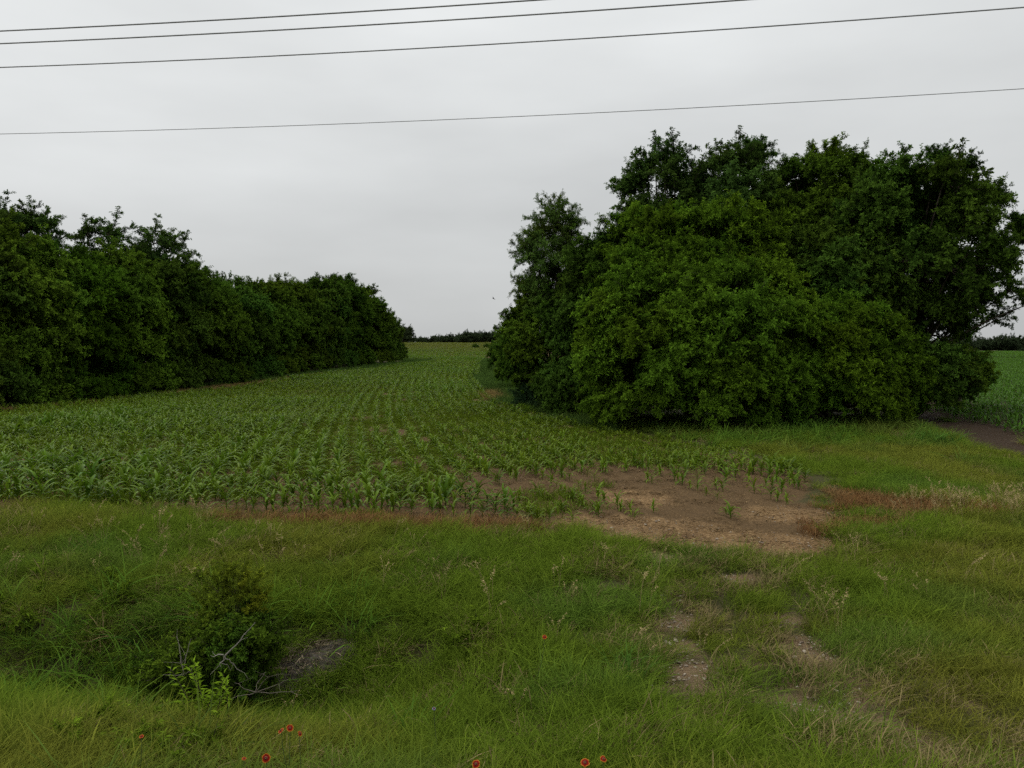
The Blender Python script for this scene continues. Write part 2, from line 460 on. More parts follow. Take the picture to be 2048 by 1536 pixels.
dense = [make_bough('bough_dense', 10 + k) for k in range(5)]
bushy = [make_bough('bough_bushy', 30 + k, nbr=22, nsh=26, nl=18, ln=.108, wd=.043, lift=.4) for k in range(4)]
airy = [make_bough('bough_airy', 50 + k, rad=1.35, nbr=10, nsh=17, nl=13, ln=.125, wd=.07, cone=1.6, sl=.30, twig=.008) for k in range(4)]
thin_b = [make_bough('bough_thin', 70 + k, rad=1.2, nbr=12, nsh=18, nl=14, ln=.115, wd=.042, cone=1.5, sl=.36) for k in range(3)]
small = [make_bough('bough_small', 90 + k, rad=.42, nbr=11, nsh=12, nl=10, ln=.052, wd=.024, twig=.003) for k in range(3)]
feather = [make_bough('bough_feathery', 95 + k, rad=.42, nbr=10, nsh=13, nl=18, ln=.030, wd=.012, twig=.0012, cone=1.0, lift=.7) for k in range(2)]

def align(zdir, spin):
    q = Vector(zdir).normalized().to_track_quat('Z', 'Y')
    return (q @ Quaternion((0, 0, 1), spin)).to_euler()

def tree(name, label, cat, x, y, h, hw, sets, tint, rb=1.25, seed=1, zlow=.12, depth=1.0, group=None, nb=None, trunk_r=.11, extra=(), mid=0.5, shell=.74, skirt=0):
    """a tree: trunk, and a crown of limbs carrying boughs spread over an egg-shaped crown that starts at zlow*h"""
    rng = np.random.default_rng(seed); rnd = random.Random(seed)
    z0 = float(height(x, y))
    root = obj(name, None, loc=(x, y, z0)); root.empty_display_size = .3
    tag(root, label, cat, group)
    zb = zlow * h; zc = zb + (h - zb) * mid
    ru, rd_ = h - zc, zc - zb
    area = 4 * math.pi * ((hw * hw + hw * ru + hw * ru) / 3)
    n = nb or max(6, int(area / (rb * rb * 2.3)))
    k = np.arange(n) + .5
    ph = np.arccos(1 - 2 * k / n); th = math.pi * (1 + 5 ** .5) * k + seed
    d = np.stack([np.cos(th) * np.sin(ph), np.sin(th) * np.sin(ph), np.cos(ph)], 1) + rng.normal(0, .12, (n, 3))
    d = unit(d)
    q = []
    for v in d:
        s = rnd.uniform(.72, 1.28) * rb
        rz = ru if v[2] > 0 else rd_
        p = np.array([v[0] * max(hw - s * .72, .15), v[1] * max(hw * depth - s * .72, .15), zc + v[2] * max(rz - s * .72, .1)]) * 1.0
        p = np.array([0, 0, zc]) + (p - np.array([0, 0, zc])) * (rnd.uniform(.93, 1.05) if rnd.random() < .68 else rnd.uniform(.7, .9))
        p[2] = max(p[2], s * .3)
        q.append((p, v, s, rnd.choice(sets)))
    q.append((np.array([0, 0, zc]), np.array([0, 0, 1.]), min(hw, ru) * .6, rnd.choice(sets)))
    for k in range(skirt):
        a = (k + rnd.uniform(-.3, .3)) / skirt * 6.283; s = rb * rnd.uniform(.6, .9); rr = hw * rnd.uniform(.72, .98) - s * .3
        v = np.array([math.cos(a), math.sin(a), .15]); q.append((np.array([v[0] * rr, v[1] * rr * depth, rnd.uniform(.25, .9)]), v, s, rnd.choice(sets)))
    for (ex, ey, ez, es) in extra:
        q.append((np.array([ex, ey, ez]), unit(np.array([ex, ey, .5 * abs(ez - zc) + .3])), es, rnd.choice(sets)))
    # trunk
    g = Geo(); tp = zc * .9
    lean = rng.normal(0, .12, 2)
    tpts = [(lean[0] * s * s * h * .3, lean[1] * s * s * h * .3, -.15 + s * (tp + .15)) for s in np.linspace(0, 1, 7)]
    tube(g, tpts, [trunk_r * 1.5, trunk_r * 1.1, trunk_r, trunk_r * .9, trunk_r * .8, trunk_r * .65, trunk_r * .5], 8)
    obj('trunk', g.mesh('trunk', [M_bark]), root)
    # crown: the limbs, with the boughs as its pieces
    g = Geo()
    for (p, v, s, me) in q:
        f = rnd.uniform(.25, .9); a0 = np.array(tpts[min(6, int(f * 6))]); 
        if a0[2] > p[2]: a0 = np.array(tpts[2])
        m = (a0 + p) / 2 + rng.normal(0, .15, 3) + np.array([0, 0, .12])
        t = np.linspace(0, 1, 5)[:, None]
        pts = a0 * (1 - t) ** 2 + m * 2 * t * (1 - t) + p * t * t
        tube(g, pts, np.linspace(trunk_r * .42, min(.016, trunk_r * .12), 5), 5)
    cr = obj('crown', g.mesh('crown', [M_bark]), root)
    for (p, v, s, me) in q:
        zd = unit(np.array([v[0], v[1], max(v[2], -.2) + .85]))
        f = rnd.uniform(.72, 1.25); yl = rnd.uniform(-.12, .12)
        obj('bough', me, cr, tuple(p), align(zd, rnd.uniform(0, 6.28)), s * 1.04 / RAD[me.name.split('.')[0]] * rnd.uniform(.94, 1.06), (tint[0] * f * (1 + yl), tint[1] * f, tint[2] * f * (1 - yl)))
    return root

GRN = (.068, .132, .014); DGR = (.054, .108, .015); LGR = (.076, .150, .012); OAK = (.052, .102, .020); YGR = (.078, .154, .013)

# left hedgerow, running away from the viewer
HL = 'trees of the left hedgerow'
hedge = [  # photo column of the crown's middle, distance, photo row of the top, half width, tint, sets
    (-110, 30, 430, 3.0, DGR, dense), (20, 32.5, 466, 2.9, GRN, dense), (135, 35.5, 492, 2.7, LGR, bushy), (232, 38.5, 508, 2.6, GRN, dense),
    (318, 42, 520, 2.8, DGR, dense), (396, 46, 540, 2.8, GRN, bushy), (465, 50.5, 556, 2.7, DGR, dense), (528, 55.5, 566, 2.7, GRN, dense),
    (584, 61, 560, 2.8, GRN, bushy), (636, 66.5, 556, 2.9, DGR, dense), (684, 72, 556, 2.9, GRN, bushy), (728, 77, 574, 2.7, GRN, dense), (764, 80, 622, 2.2, DGR, dense)]
words_ = ['leftmost tree of the left hedgerow, cut by the frame edge', 'second tree from the left in the left hedgerow, dark and full', 'third tree from the left in the left hedgerow, brighter green',
          'fourth tree from the left in the left hedgerow', 'fifth tree from the left in the left hedgerow, very dark', 'sixth tree from the left in the left hedgerow',
          'seventh tree from the left in the left hedgerow, darker than its neighbours', 'eighth tree from the left in the left hedgerow', 'ninth tree from the left in the left hedgerow',
          'fourth tree from the far end of the left hedgerow', 'third tree from the far end of the left hedgerow, rounded top', 'second-last tree at the far end of the left hedgerow',
          'last and lowest tree at the far end of the left hedgerow']
for k, (px, y, top, hw, tint, st) in enumerate(hedge):
    x = at(px, y)
    h = zat(top, y) - float(height(x, y))
    hv = 1 + .22 * math.sin(k * 2.3); yv = 1 + .08 * math.sin(k * 1.7 + 1); tint = (tint[0] * hv * yv, tint[1] * hv, tint[2] * hv)
    tree('hedgerow_tree', words_[k], 'tree', x, y, h, hw, st, tint, rb=1.3, seed=100 + k, zlow=.04, group=HL, mid=.48, skirt=12)
# a second, hidden line of trunks keeps the hedge opaque, with the taller open crowns rising over it
for k, (px, y, top, hw, lab) in enumerate([(-20, 36, 385, 2.2, 'tall open-crowned tree rising over the hedgerow at the left frame edge'), (78, 37, 402, 1.5, 'slim open-crowned tree rising beside the left frame edge'),
                                           (215, 43, 432, 2.2, 'tall airy tree rising over the left hedgerow, left one of two'), (318, 46, 446, 2.4, 'tall airy tree rising over the left hedgerow, right one of two'),
                                           (430, 54, 545, 1.8, 'small open crown showing above the middle of the left hedgerow')]):
    x = at(px, y); h = zat(top, y) - float(height(x, y))
    tree('tall_tree', lab, 'tree', x, y, h, hw, airy, OAK, rb=1.05, seed=150 + k, zlow=.45, nb=15, trunk_r=.14, group='open trees above the left hedgerow', shell=.8)
# low brush at the hedge foot, far end
for k, (px, y, top, hw, lab) in enumerate([(786, 82, 684, 1.2, 'low dark bush ending the left hedgerow beside the field gap'), (700, 76, 708, 1.6, 'low brush spilling from the foot of the left hedgerow')]):
    x = at(px, y); h = zat(top, y) - float(height(x, y))
    tree('bush', lab, 'bush', x, y, max(h, 1.2), hw, dense, DGR, rb=.9, seed=170 + k, zlow=0.0, trunk_r=.05)

# the clump on the right
def rtree(name, label, cat, px, y, top, hw, sets, tint, **kw):
    x = at(px, y); h = zat(top, y) - float(height(x, y))
    return tree(name, label, cat, x, y, h, hw, sets, tint, **kw)
rtree('broad_shrub', 'broad light green domed shrub in front of the right tree clump', 'shrub', 1395, 23.0, 505, 3.6, bushy, YGR, rb=1.05, seed=201, zlow=0.0, mid=.42, depth=.8, skirt=12)
rtree('broad_shrub', 'low spreading shrub sloping down on the right of the domed shrub', 'shrub', 1655, 24.2, 600, 3.0, bushy, LGR, rb=.95, seed=202, zlow=0.0, mid=.42, depth=.8, skirt=12)
rtree('domed_tree', 'light green domed tree behind the front shrub of the right clump', 'tree', 1375, 27.5, 398, 3.6, bushy, LGR, rb=1.15, seed=203, zlow=.05, mid=.5)
rtree('slender_tree', 'slender pale-leaved tree standing at the left end of the right clump', 'tree', 1105, 30.0, 388, 1.55, thin_b, (.074, .128, .024), rb=.8, seed=204, zlow=.25, nb=34, trunk_r=.08)
rtree('leafy_shrub', 'dark leafy shrub below the slender tree at the field side', 'shrub', 1105, 30.0, 565, 2.1, thin_b + dense, GRN, rb=.95, seed=205, zlow=0.0, mid=.45)
rtree('leafy_shrub', 'dark middle shrub between the slender tree and the domed tree', 'shrub', 1215, 28.0, 470, 2.1, dense, DGR, rb=1.0, seed=206, zlow=0.0)
rtree('oak_tree', 'tall dark open tree at the back of the right clump, left of two', 'tree', 1335, 32.0, 282, 2.3, airy + dense[:3], OAK, rb=1.15, seed=207, zlow=.35, nb=30, trunk_r=.16)
rtree('oak_tree', 'tallest tree at the back of the right clump, top of the skyline', 'tree', 1465, 31.5, 266, 2.6, airy + dense[:3], OAK, rb=1.15, seed=208, zlow=.3, nb=32, trunk_r=.16)
rtree('oak_tree', 'round-topped full tree at the back, right of the tallest tree', 'tree', 1635, 30.5, 300, 2.9, dense, GRN, rb=1.2, seed=209, zlow=.2, trunk_r=.15)
rtree('oak_tree', 'back tree between the round-topped tree and the wide right tree', 'tree', 1735, 30.0, 322, 2.5, dense, GRN, rb=1.1, seed=210, zlow=.2, trunk_r=.13)
rtree('wide_tree', 'wide loose-leaved tree at the right end of the clump reaching the frame edge', 'tree', 1815, 27.5, 312, 3.3, airy + dense[:3], DGR, rb=1.15, seed=211, zlow=.16, nb=54, trunk_r=.17,
      extra=[(3.6, -.4, 6.6, .75), (3.9, 0, 6.2, .6), (3.4, -.3, 4.4, .8), (3.9, -.5, 3.9, .6), (3.3, .2, 3.4, .7), (2.6, -.4, 7.6, .7), (.6, -.5, 8.9, .6), (1.6, -.4, 8.6, .6)])
rtree('leafy_shrub', 'dark shrub at the foot of the wide tree beside the ploughed track', 'shrub', 1835, 25.5, 690, 1.8, dense, DGR, rb=.9, seed=212, zlow=0.0)
rtree('leafy_shrub', 'dark shrub under the overhanging branches at the right field edge', 'shrub', 1915, 29.5, 690, 1.15, dense, GRN, rb=.85, seed=213, zlow=0.0)
rtree('leafy_shrub', 'low shrub in shade at the foot of the right clump', 'shrub', 1740, 25.0, 730, 1.6, bushy, GRN, rb=.8, seed=214, zlow=0.0)
rtree('domed_tree', 'shaded tree filling the middle of the right clump behind the low shrub', 'tree', 1650, 27.5, 440, 2.9, dense, DGR, rb=1.2, seed=215, zlow=.08)
rtree('leafy_shrub', 'shaded low shrub filling the gap under the slender tree', 'shrub', 1165, 26.5, 715, 1.5, dense, DGR, rb=.8, seed=219, zlow=0.0, skirt=6)
rtree('bush', 'bush on the field edge left of the right clump', 'bush', 1036, 42.0, 676, 1.2, dense, GRN, rb=.8, seed=216, zlow=0.0, trunk_r=.05)
rtree('bush', 'farther small bush where the right clump meets the field horizon', 'bush', 1012, 60.0, 680, 1.4, dense, DGR, rb=.8, seed=217, zlow=0.0, trunk_r=.05)
rtree('bush', 'low bluish-leaved bush at the left foot of the right clump', 'bush', 1085, 30.0, 772, 1.2, thin_b, (.045, .09, .035), rb=.6, seed=218, zlow=0.0, trunk_r=.04)
for k, (px, top) in enumerate([(951, 688), (974, 687)]):
    rtree('weed_bush', ['left', 'right'][k] + ' one of two tiny dark bushes far out in the field', 'bush', px, 150, top, .8, airy[:2], DGR, rb=.5, seed=230 + k, zlow=0.0, trunk_r=.04, nb=5)
rtree('distant_tree', 'rounded distant tree showing behind the end of the left hedgerow', 'tree', 806, 190, 657, 3.0, dense, (.05, .075, .035), rb=2.0, seed=240, zlow=.1)

# far woods on the horizon: one mass
rng = np.random.default_rng(7)
n = 260
X = np.concatenate([rng.uniform(-80, 20, n), rng.uniform(215, 340, 240)])
Y = np.concatenate([rng.uniform(400, 440, n), rng.uniform(380, 420, 240)])
prof = np.concatenate([.55 + .6 * fbm(X[:n], 0 * X[:n], 2, .05, 3) + .35 * smooth(-60, 0, X[:n]), .9 + .9 * fbm(X[n:], 0 * X[n:], 5, .03, 3)])
S = prof * rng.uniform(1.7, 2.9, len(X))
Z = height(X, Y) + S * .55 + np.where(np.arange(len(X)) < n, rng.uniform(1.6, 3.9, len(X)), rng.uniform(-1.0, 2.6, len(X)))
f = rng.uniform(.8, 1.2, (len(X), 1))
scatter('far_woods', dense[:3], np.stack([X, Y, Z], 1), rng.uniform(0, 6.28, len(X)), rng.normal(0, .2, len(X)), S, np.array([[.045, .07, .035]]) * f,
        'dark line of far woods along the horizon behind the field', 'woods', 3)

# ------------------------------------------------------------------ corn
def corn_leaf(rng, ln, wd, el, droop, k=7):
    t = np.linspace(0, 1, k); a = el - droop * t ** 1.4
    dx = np.cos(a) * ln / (k - 1); dz = np.sin(a) * ln / (k - 1)
    x = np.concatenate([[0], np.cumsum(dx[:-1])]); z = np.concatenate([[0], np.cumsum(dz[:-1])])
    wv = wd * np.array([.45, .85, 1.0, .95, .78, .48, .06])[:k] * .5
    wob = .012 * np.sin(t * 9 + rng.uniform(0, 6))
    c = np.stack([x, wob, z], 1)
    l_ = c + np.stack([-np.sin(a) * wv * .35, wv, np.cos(a) * wv * .45], 1); r_ = c + np.stack([-np.sin(a) * wv * .35, -wv, np.cos(a) * wv * .45], 1)
    v = np.stack([l_, c, r_], 1).reshape(-1, 3)
    f = []
    for i in range(k - 1):
        b = i * 3
        f += [(b, b + 1, b + 4, b + 3), (b + 1, b + 2, b + 5, b + 4)]
    return v, f, np.repeat(.25 + .55 * t, 3)
def corn_layout(rng):
    az0 = rng.uniform(0, 6.28); n = rng.integers(7, 9); o = []
    for i in range(n):
        u = i / (n - 1)
        o.append((az0 + i * math.pi + rng.normal(0, .35), .04 + .22 * u, .34 + .24 * math.sin(u * 2.6) + rng.normal(0, .03), .050 + .032 * math.sin(u * 2.8), 0.62 + .62 * u + rng.normal(0, .10), 2.4 - 0.95 * u + rng.normal(0, .25)))
    return o
def rotz(v, a, z):
    c, s = math.cos(a), math.sin(a); v = np.asarray(v)
    return np.stack([v[:, 0] * c - v[:, 1] * s, v[:, 0] * s + v[:, 1] * c, v[:, 2] + z], 1)
corn_parts = []; corn_mesh = []
for k in range(6):
    rng = np.random.default_rng(300 + k)
    lay = corn_layout(rng); sg = Geo(); tube(sg, [(0, 0, -.05), (.003, 0, .12), (0, .003, .26), (0, 0, .36)], [.013, .012, .009, .005], 6, 0, .35)
    whole = Geo(); tube(whole, [(0, 0, -.05), (.003, 0, .12), (0, .003, .26), (0, 0, .36)], [.013, .012, .009, .005], 6, 0, .35)
    parts = []
    for (a_, z, ln, wd, el, dr) in lay:
        v, f, lv = corn_leaf(rng, ln, wd, el, dr)
        lg = Geo(); lg.add(v, f, 0, lv); parts.append((a_, z, lg.mesh('leaf', [M_corn])))
        whole.add(rotz(v, a_, z), f, 0, lv)
    corn_parts.append((sg.mesh('stalk', [M_corn]), parts)); corn_mesh.append(whole.mesh('corn_plant', [M_corn]))
lowcorn = []
for k in range(3):
    rng = np.random.default_rng(330 + k); whole = Geo()
    for (a_, z, ln, wd, el, dr) in corn_layout(rng):
        v, f, lv = corn_leaf(rng, ln * 1.05, wd * 1.2, el, dr, 7)
        v = v.reshape(7, 3, 3)[[0, 3, 6]].reshape(-1, 3); lv = np.repeat([.3, .5, .8], 3)
        whole.add(rotz(v, a_, z), [(0, 1, 4, 3), (1, 2, 5, 4), (3, 4, 7, 6), (4, 5, 8, 7)], 0, lv)
    lowcorn.append(whole.mesh('far_corn', [M_corn]))

rng = np.random.default_rng(40)
px_, py_, kind_ = [], [], []
for x0 in np.arange(-60, 60, .46):
    y = np.arange(10.3, 95, .15); y = y + rng.normal(0, .03, len(y))
    x = x0 + row_bend(y) + rng.normal(0, .02, len(y))
    px_.append(x); py_.append(y); kind_.append(np.zeros(len(y)))
    y = np.arange(95, 246, .33); y = y + rng.normal(0, .1, len(y)); x = x0 + row_bend(y) + rng.normal(0, .2, len(y))
    px_.append(x); py_.append(y); kind_.append(np.zeros(len(y)))
for k in range(4):
    x = np.arange(-16, .6 - k * .5, .15); x = x + rng.normal(0, .03, len(x))
    px_.append(x); py_.append(10.62 + k * .55 - SK * x * 1.08 + rng.normal(0, .04, len(x))); kind_.append(np.ones(len(x)))
CX, CY, CK = map(np.concatenate, (px_, py_, kind_))
ok = in_corn(CX, CY) & (np.abs(CX) < CY * .74 + 2)
ok &= (CK == 1) | (V(CX, CY) > 12.75) | (CX > .1)
ok &= ~((CY < 9.9 + .35 * (CX - 1)) & (CX > 1) & (CK == 0))
GAP = pxblobs([(748, 860, .28, .8), (800, 868, .22, .9), (850, 880, .25, .7), (770, 930, .25, .4), (1255, 985, .35, 1.2), (1390, 1010, .5, .9), (1480, 1010, .5, .8), (950, 975, .3, .5), (60, 920, 1.5, .5), (200, 925, 1.0, .4), (365, 948, .4, .3)])
gap = blobs(CX, CY, GAP)
dn = fbm(CX, CY, 31, .35, 3)
p = .95 - .8 * gap - .45 * smooth(.55, .75, dn) * (CK == 0) - .45 * (CX > -1.5) * (CY < 14) * (CK == 0) - .08 * smooth(1.0, 2.2, CX) * (CY >= 12)
p *= np.where(CY > 95, .75, 1)
p *= 1 - .6 * blobs(CX, CY, SOIL) * (CK == 0)
ok &= rng.random(len(CX)) < p
CX, CY, CK = CX[ok], CY[ok], CK[ok]
hs = fbm(CX, CY, 35, .22, 3)
SC = .43 + .55 * (hs - .5) + .1 * smooth(30, 60, CY)
SC = np.where(V(CX, CY) < 15.5, np.minimum(SC, .50 + .12 * hs), SC)
SC = np.where(CK == 1, .54 + .3 * (hs - .5), SC)
SC = np.where(CK == 0, SC * (1 - .22 * smooth(.8, 2.5, CX)), SC)
SC = np.clip(SC * rng.uniform(.72, 1.28, len(SC)), .24, 1.0)
CZ = height(CX, CY)
yel = np.clip(1.05 - SC + rng.normal(0, .12, len(SC)), 0, 1)[:, None]
CT = (np.array([[.060, .146, .012]]) * (1 - yel) + np.array([[.124, .182, .012]]) * yel) * rng.uniform(.8, 1.2, (len(SC), 1))
far = smooth(90, 170, CY)[:, None]
CT = CT * (1 - far) + np.array([[.110, .142, .020]]) * far * rng.uniform(.85, 1.15, (len(SC), 1))
# the 300 that show largest are single plants, the nearest with stalk and leaves as parts
order = np.argsort(-(SC / CY) * (np.abs(CX) < CY * .68))
single = order[:300]
for r_, q in enumerate(single):
    k = int(rng.integers(0, 6)); t = CT[q]
    rz = float(rng.uniform(0, 6.28)); s = float(SC[q]) * 1.12
    if r_ < 130:
        o = obj('corn_plant', None, None, (CX[q], CY[q], CZ[q]), (float(rng.normal(0, .06)), float(rng.normal(0, .06)), rz), s)
        st, parts = corn_parts[k]
        obj('stalk', st, o, tint=t * .9)
        for (a_, z, lm) in parts: obj('leaf', lm, o, (0, 0, z), (0, 0, a_), 1, t * float(rng.uniform(.85, 1.15)))
    else:
        o = obj('corn_plant', corn_mesh[k], None, (CX[q], CY[q], CZ[q]), (float(rng.normal(0, .06)), float(rng.normal(0, .06)), rz), s, t)
    if CK[q]: lab, cg = 'young corn plant in the front rows running along the grass verge', 'corn plants in the headland rows'
    elif CX[q] > .1: lab, cg = 'young corn plant in the thin rows by the bare soil at right', 'corn plants by the bare soil'
    else: lab, cg = 'young corn plant just behind the front headland rows', 'corn plants behind the headland rows'
    tag(o, lab, 'corn plant', cg)
rest = np.ones(len(CX), bool); rest[single] = False
def corn_scatter(name, m, src, label, seed):
    n = int(m.sum()); r = np.random.default_rng(seed)
    scatter(name, src, np.stack([CX, CY, CZ], 1)[m], r.uniform(0, 6.28, n), r.normal(0, .07, n), SC[m] * 1.12, CT[m], label, 'corn', seed)
corn_scatter('corn_crop', rest & (CY < 60), corn_mesh, 'rows of young corn filling the field between the two tree lines', 41)
corn_scatter('far_corn_crop', rest & (CY >= 60), lowcorn, 'far rows of corn running up to the field horizon', 42)
# the other field, right of the clump
rng = np.random.default_rng(44)
xs, ys = [], []
for x0 in np.arange(8, 150, .5):
    y = np.arange(17, 150, .24) + rng.uniform(0, .2); x = x0 + .06 * (y - 17) + rng.normal(0, .04, len(y)); xs.append(x); ys.append(y + rng.normal(0, .05, len(y)))
for x0 in np.arange(70, 300, 1.1):
    y = np.arange(150, 380, 1.0) + rng.uniform(0, 1, 230); xs.append(x0 + rng.uniform(-.6, .6, len(y))); ys.append(y)
xs, ys = np.concatenate(xs), np.concatenate(ys)
m = (xs > np.interp(ys, [15, 18, 26, 32, 400], [13.5, 13.4, 15.0, 16.5, 160])) & (xs > .56 * ys) & (xs < .75 * ys + 2) & (rng.random(len(xs)) < .9)
xs, ys = xs[m], ys[m]; n = len(xs)
scatter('right_field_crop', lowcorn, np.stack([xs, ys, height(xs, ys)], 1), rng.uniform(0, 6.28, n), rng.normal(0, .07, n), rng.uniform(.42, .7, n) * np.where(ys > 150, 2.2, 1),
        np.array([[.062, .150, .016]]) * rng.uniform(.8, 1.2, (n, 1)), 'green crop in the field beyond the ploughed track at right', 'crop', 44)

# ------------------------------------------------------------------ grass
def clump(name, seed, n=34, rad=.09, hmin=.16, hmax=.36, wd=.0045, lean=.35, curl=.9, k=5, mat=None):
    rng = np.random.default_rng(seed); g = Geo()
    a = rng.uniform(0, 6.28, n); r = rad * np.sqrt(rng.random(n))
    b = np.stack([np.cos(a) * r, np.sin(a) * r, np.full(n, -.02)], 1)
    ln = rng.uniform(hmin, hmax, n)
    d = np.stack([rng.normal(lean * .7, .42, n), rng.normal(0, .42, n), np.ones(n)], 1); d = unit(d)
    t = np.linspace(0, 1, k)
    hd = d * np.array([1, 1, 0]); hd = unit(hd)
    cu = rng.uniform(.2, 1, n) * curl
    C = b[:, None] + d[:, None] * (ln[:, None] * t)[..., None] + (hd[:, None] * .55 - np.array([0, 0, .45])) * (ln[:, None] * cu[:, None] * t ** 2.2)[..., None]
    W = wd * np.exp(rng.normal(0, .38, n))[:, None] * np.array([.8, 1, .9, .65, .12])[None, :k]
    S = unit(np.cross(hd, np.array([0, 0, 1])) + rng.normal(0, .5, (n, 3)))
    lv = np.clip(rng.uniform(0, .7, n)[:, None] + .3 * t[None], 0, 1)
    strips(g, C, W, S, 0, lv)
    return g.mesh(name, [mat or M_grass])
fine = [clump('grass_clump', 400 + k, 140, .17, .12, .30, .0037, .35, .95) for k in range(6)]
shortg = [clump('short_grass_clump', 420 + k, 60, .16, .05, .13, .005, .2, .6) for k in range(3)]
tallg = [clump('tall_grass_clump', 430 + k, 26, .13, .30, .62, .011, .3, 1.0) for k in range(4)]
dryg = [clump('dry_clump', 440 + k, 80, .16, .08, .26, .0048, .4, 1.0, mat=M_dry) for k in range(4)]
coarse = [clump('coarse_clump', 450 + k, 40, .22, .2, .42, .011, .3, .8) for k in range(4)]

def lean_field(x, y): return -.35 + 2.6 * (fbm(x, y, 50, .45, 3) - .5) * 2

_a, _b = np.array(ground(545, 1372)), np.array(ground(668, 1318)); _d = (_b - _a) / np.hypot(*(_b - _a))
MND = ((_a + _b)[0] / 2, (_a + _b)[1] / 2, _d[0], _d[1])
def grass_density(x, y):
    v = V(x, y)
    xb = np.interp(y, XB_Y, XB_X)
    d = np.where(v < 10.15 + .35 * (fbm(x, y, 55, 1.2, 3) - .5), 1.0, 0.0)
    right = smooth(.0, .9, x - xb - .1 + 1.2 * (fbm(x, y, 56, .9, 3) - .5)) * (y < 26) * (y > 9)
    d = np.maximum(d, right)
    d = d * (1 - smooth(.22, .5, blobs(x, y, SOIL) + .6 * (fbm(x, y, 57, 2.6, 4) - .5)))
    d = d * (1 - .82 * smooth(.25, .55, blobs(x, y, TRACK) + .3 * (fbm(x, y, 58, 3., 3) - .5)))
    d = d * (1 - smooth(.25, .6, path_mask(x, y) + .3 * (fbm(x, y, 59, 1.5, 2) - .5)))
    mm = np.exp(-(((x - MND[0]) * MND[2] + (y - MND[1]) * MND[3]) / .60) ** 2 - ((-(x - MND[0]) * MND[3] + (y - MND[1]) * MND[2]) / .17) ** 2)
    d = d * (1 - smooth(.3, .6, mm))
    d = d * np.where((y > 15) & (x > np.interp(y, [14, 18, 26, 30], [12.7, 12.8, 14.5, 15])), 0, 1)
    return d
def drive(x, y):      # the worn field entrance: shorter, drier grass
    return blobs(x, y, [(1.9, 7.6, 1.3, 1.3), (1.8, 6.0, 1.2, 1.2), (2.3, 4.9, 1.4, .9), (2.6, 4.2, 1.4, .8), (3.0, 8.6, 2.0, .8)])

GP = []
for (y0, y1, dens, seed) in [(2.6, 6.2, 75, 61), (6.2, 10.6, 55, 62), (10.6, 16, 36, 63), (16, 26, 24, 64)]:
    x, y, r = jgrid(-y1 * .76 - 1.2, y1 * .76 + 1.2, y0, y1, dens, seed)
    m = (np.abs(x) < y * .74 + 1.1) & (r.random(len(x)) < grass_density(x, y)); GP.append((x[m], y[m]))
X = np.concatenate([q[0] for q in GP]); Y = np.concatenate([q[1] for q in GP]); n = len(X)
rng = np.random.default_rng(65)
dr = drive(X, Y); dead = np.clip(blobs(X, Y, DEAD), 0, 1); ditch = np.exp(-((V(X, Y) - 5.8) / .8) ** 2) * (1 - smooth(-2, 0.3, X))
edge = smooth(9.2, 10.2, V(X, Y)) * (X < 2)
isdry = rng.random(n) < np.clip(smooth(.25, .6, dead) * .95 + .10 * smooth(.5, .7, fbm(X, Y, 70, .8, 3)) + .12 * edge + .22 * dr + .06, 0, .96)
isshort = (~isdry) & (rng.random(n) < np.clip(dr * .95 - .15, 0, .85))
istall = (~isdry) & (~isshort) & (rng.random(n) < .28 * ditch * (X < -2.2) * (V(X, Y) > 5.25) + .10 * ditch * (V(X, Y) > 5.9) + .3 * smooth(16.5, 19, Y) + .004)
fr = ~(isdry | isshort | istall)
P = np.stack([X, Y, height(X, Y)], 1)
pat = fbm(X, Y, 72, .55, 4); pat2 = fbm(X, Y, 76, 1.7, 3)
olive = np.clip(smooth(.42, .66, pat) * .75 + edge * .2 + .3 * dr + .25 * (pat2 - .5), 0, 1)[:, None]
base = np.array([[.104, .168, .019]]) * (1 - olive) + np.array([[.152, .168, .030]]) * olive
blue = smooth(.52, .7, fbm(X, Y, 79, .8, 3))[:, None] * .55
base = base * (1 - blue) + np.array([[.076, .152, .028]]) * blue
base = base * rng.uniform(.84, 1.30, (n, 1))
hg = .75 + .55 * fbm(X, Y, 81, .9, 3) - .25 * dr
hg = hg * rng.uniform(.75, 1.25, n) * (1 - .3 * np.exp(-((V(X, Y) - 4.9) / .35) ** 2) * (np.abs(X + 2.1) < .9))
lf = lean_field(X, Y) + rng.normal(0, .75, n)
def gs(name, m, src, sc, tint, label, cat, seed):
    scatter(name, src, P[m], lf[m], rng.normal(0, .08, int(m.sum())), sc[m], tint[m], label, cat, seed)
gs('grass', fr, fine, hg, base, 'long soft green roadside grass covering the verge and ditch', 'grass', 66)
gs('short_grass', isshort, shortg, hg * 1.1, base * .95, 'short worn grass on the field entrance between the dirt tracks', 'grass', 67)
gs('tall_grass', istall, tallg, hg * .85, base * np.array([[.75, .95, 1.15]]), 'tall broad-bladed grass in the ditch and along the clump', 'grass', 68)
brown = (smooth(.2, .6, dead) * .9)[:, None] * rng.uniform(.6, 1.1, (n, 1))
dcol = (np.array([[.24, .19, .085]]) * (1 - brown) + np.array([[.20, .092, .034]]) * brown) * rng.uniform(.7, 1.2, (n, 1))
gs('dry_grass', isdry, dryg, hg, dcol, 'brown dried grass lying in patches by the bare soil', 'dry grass', 69)
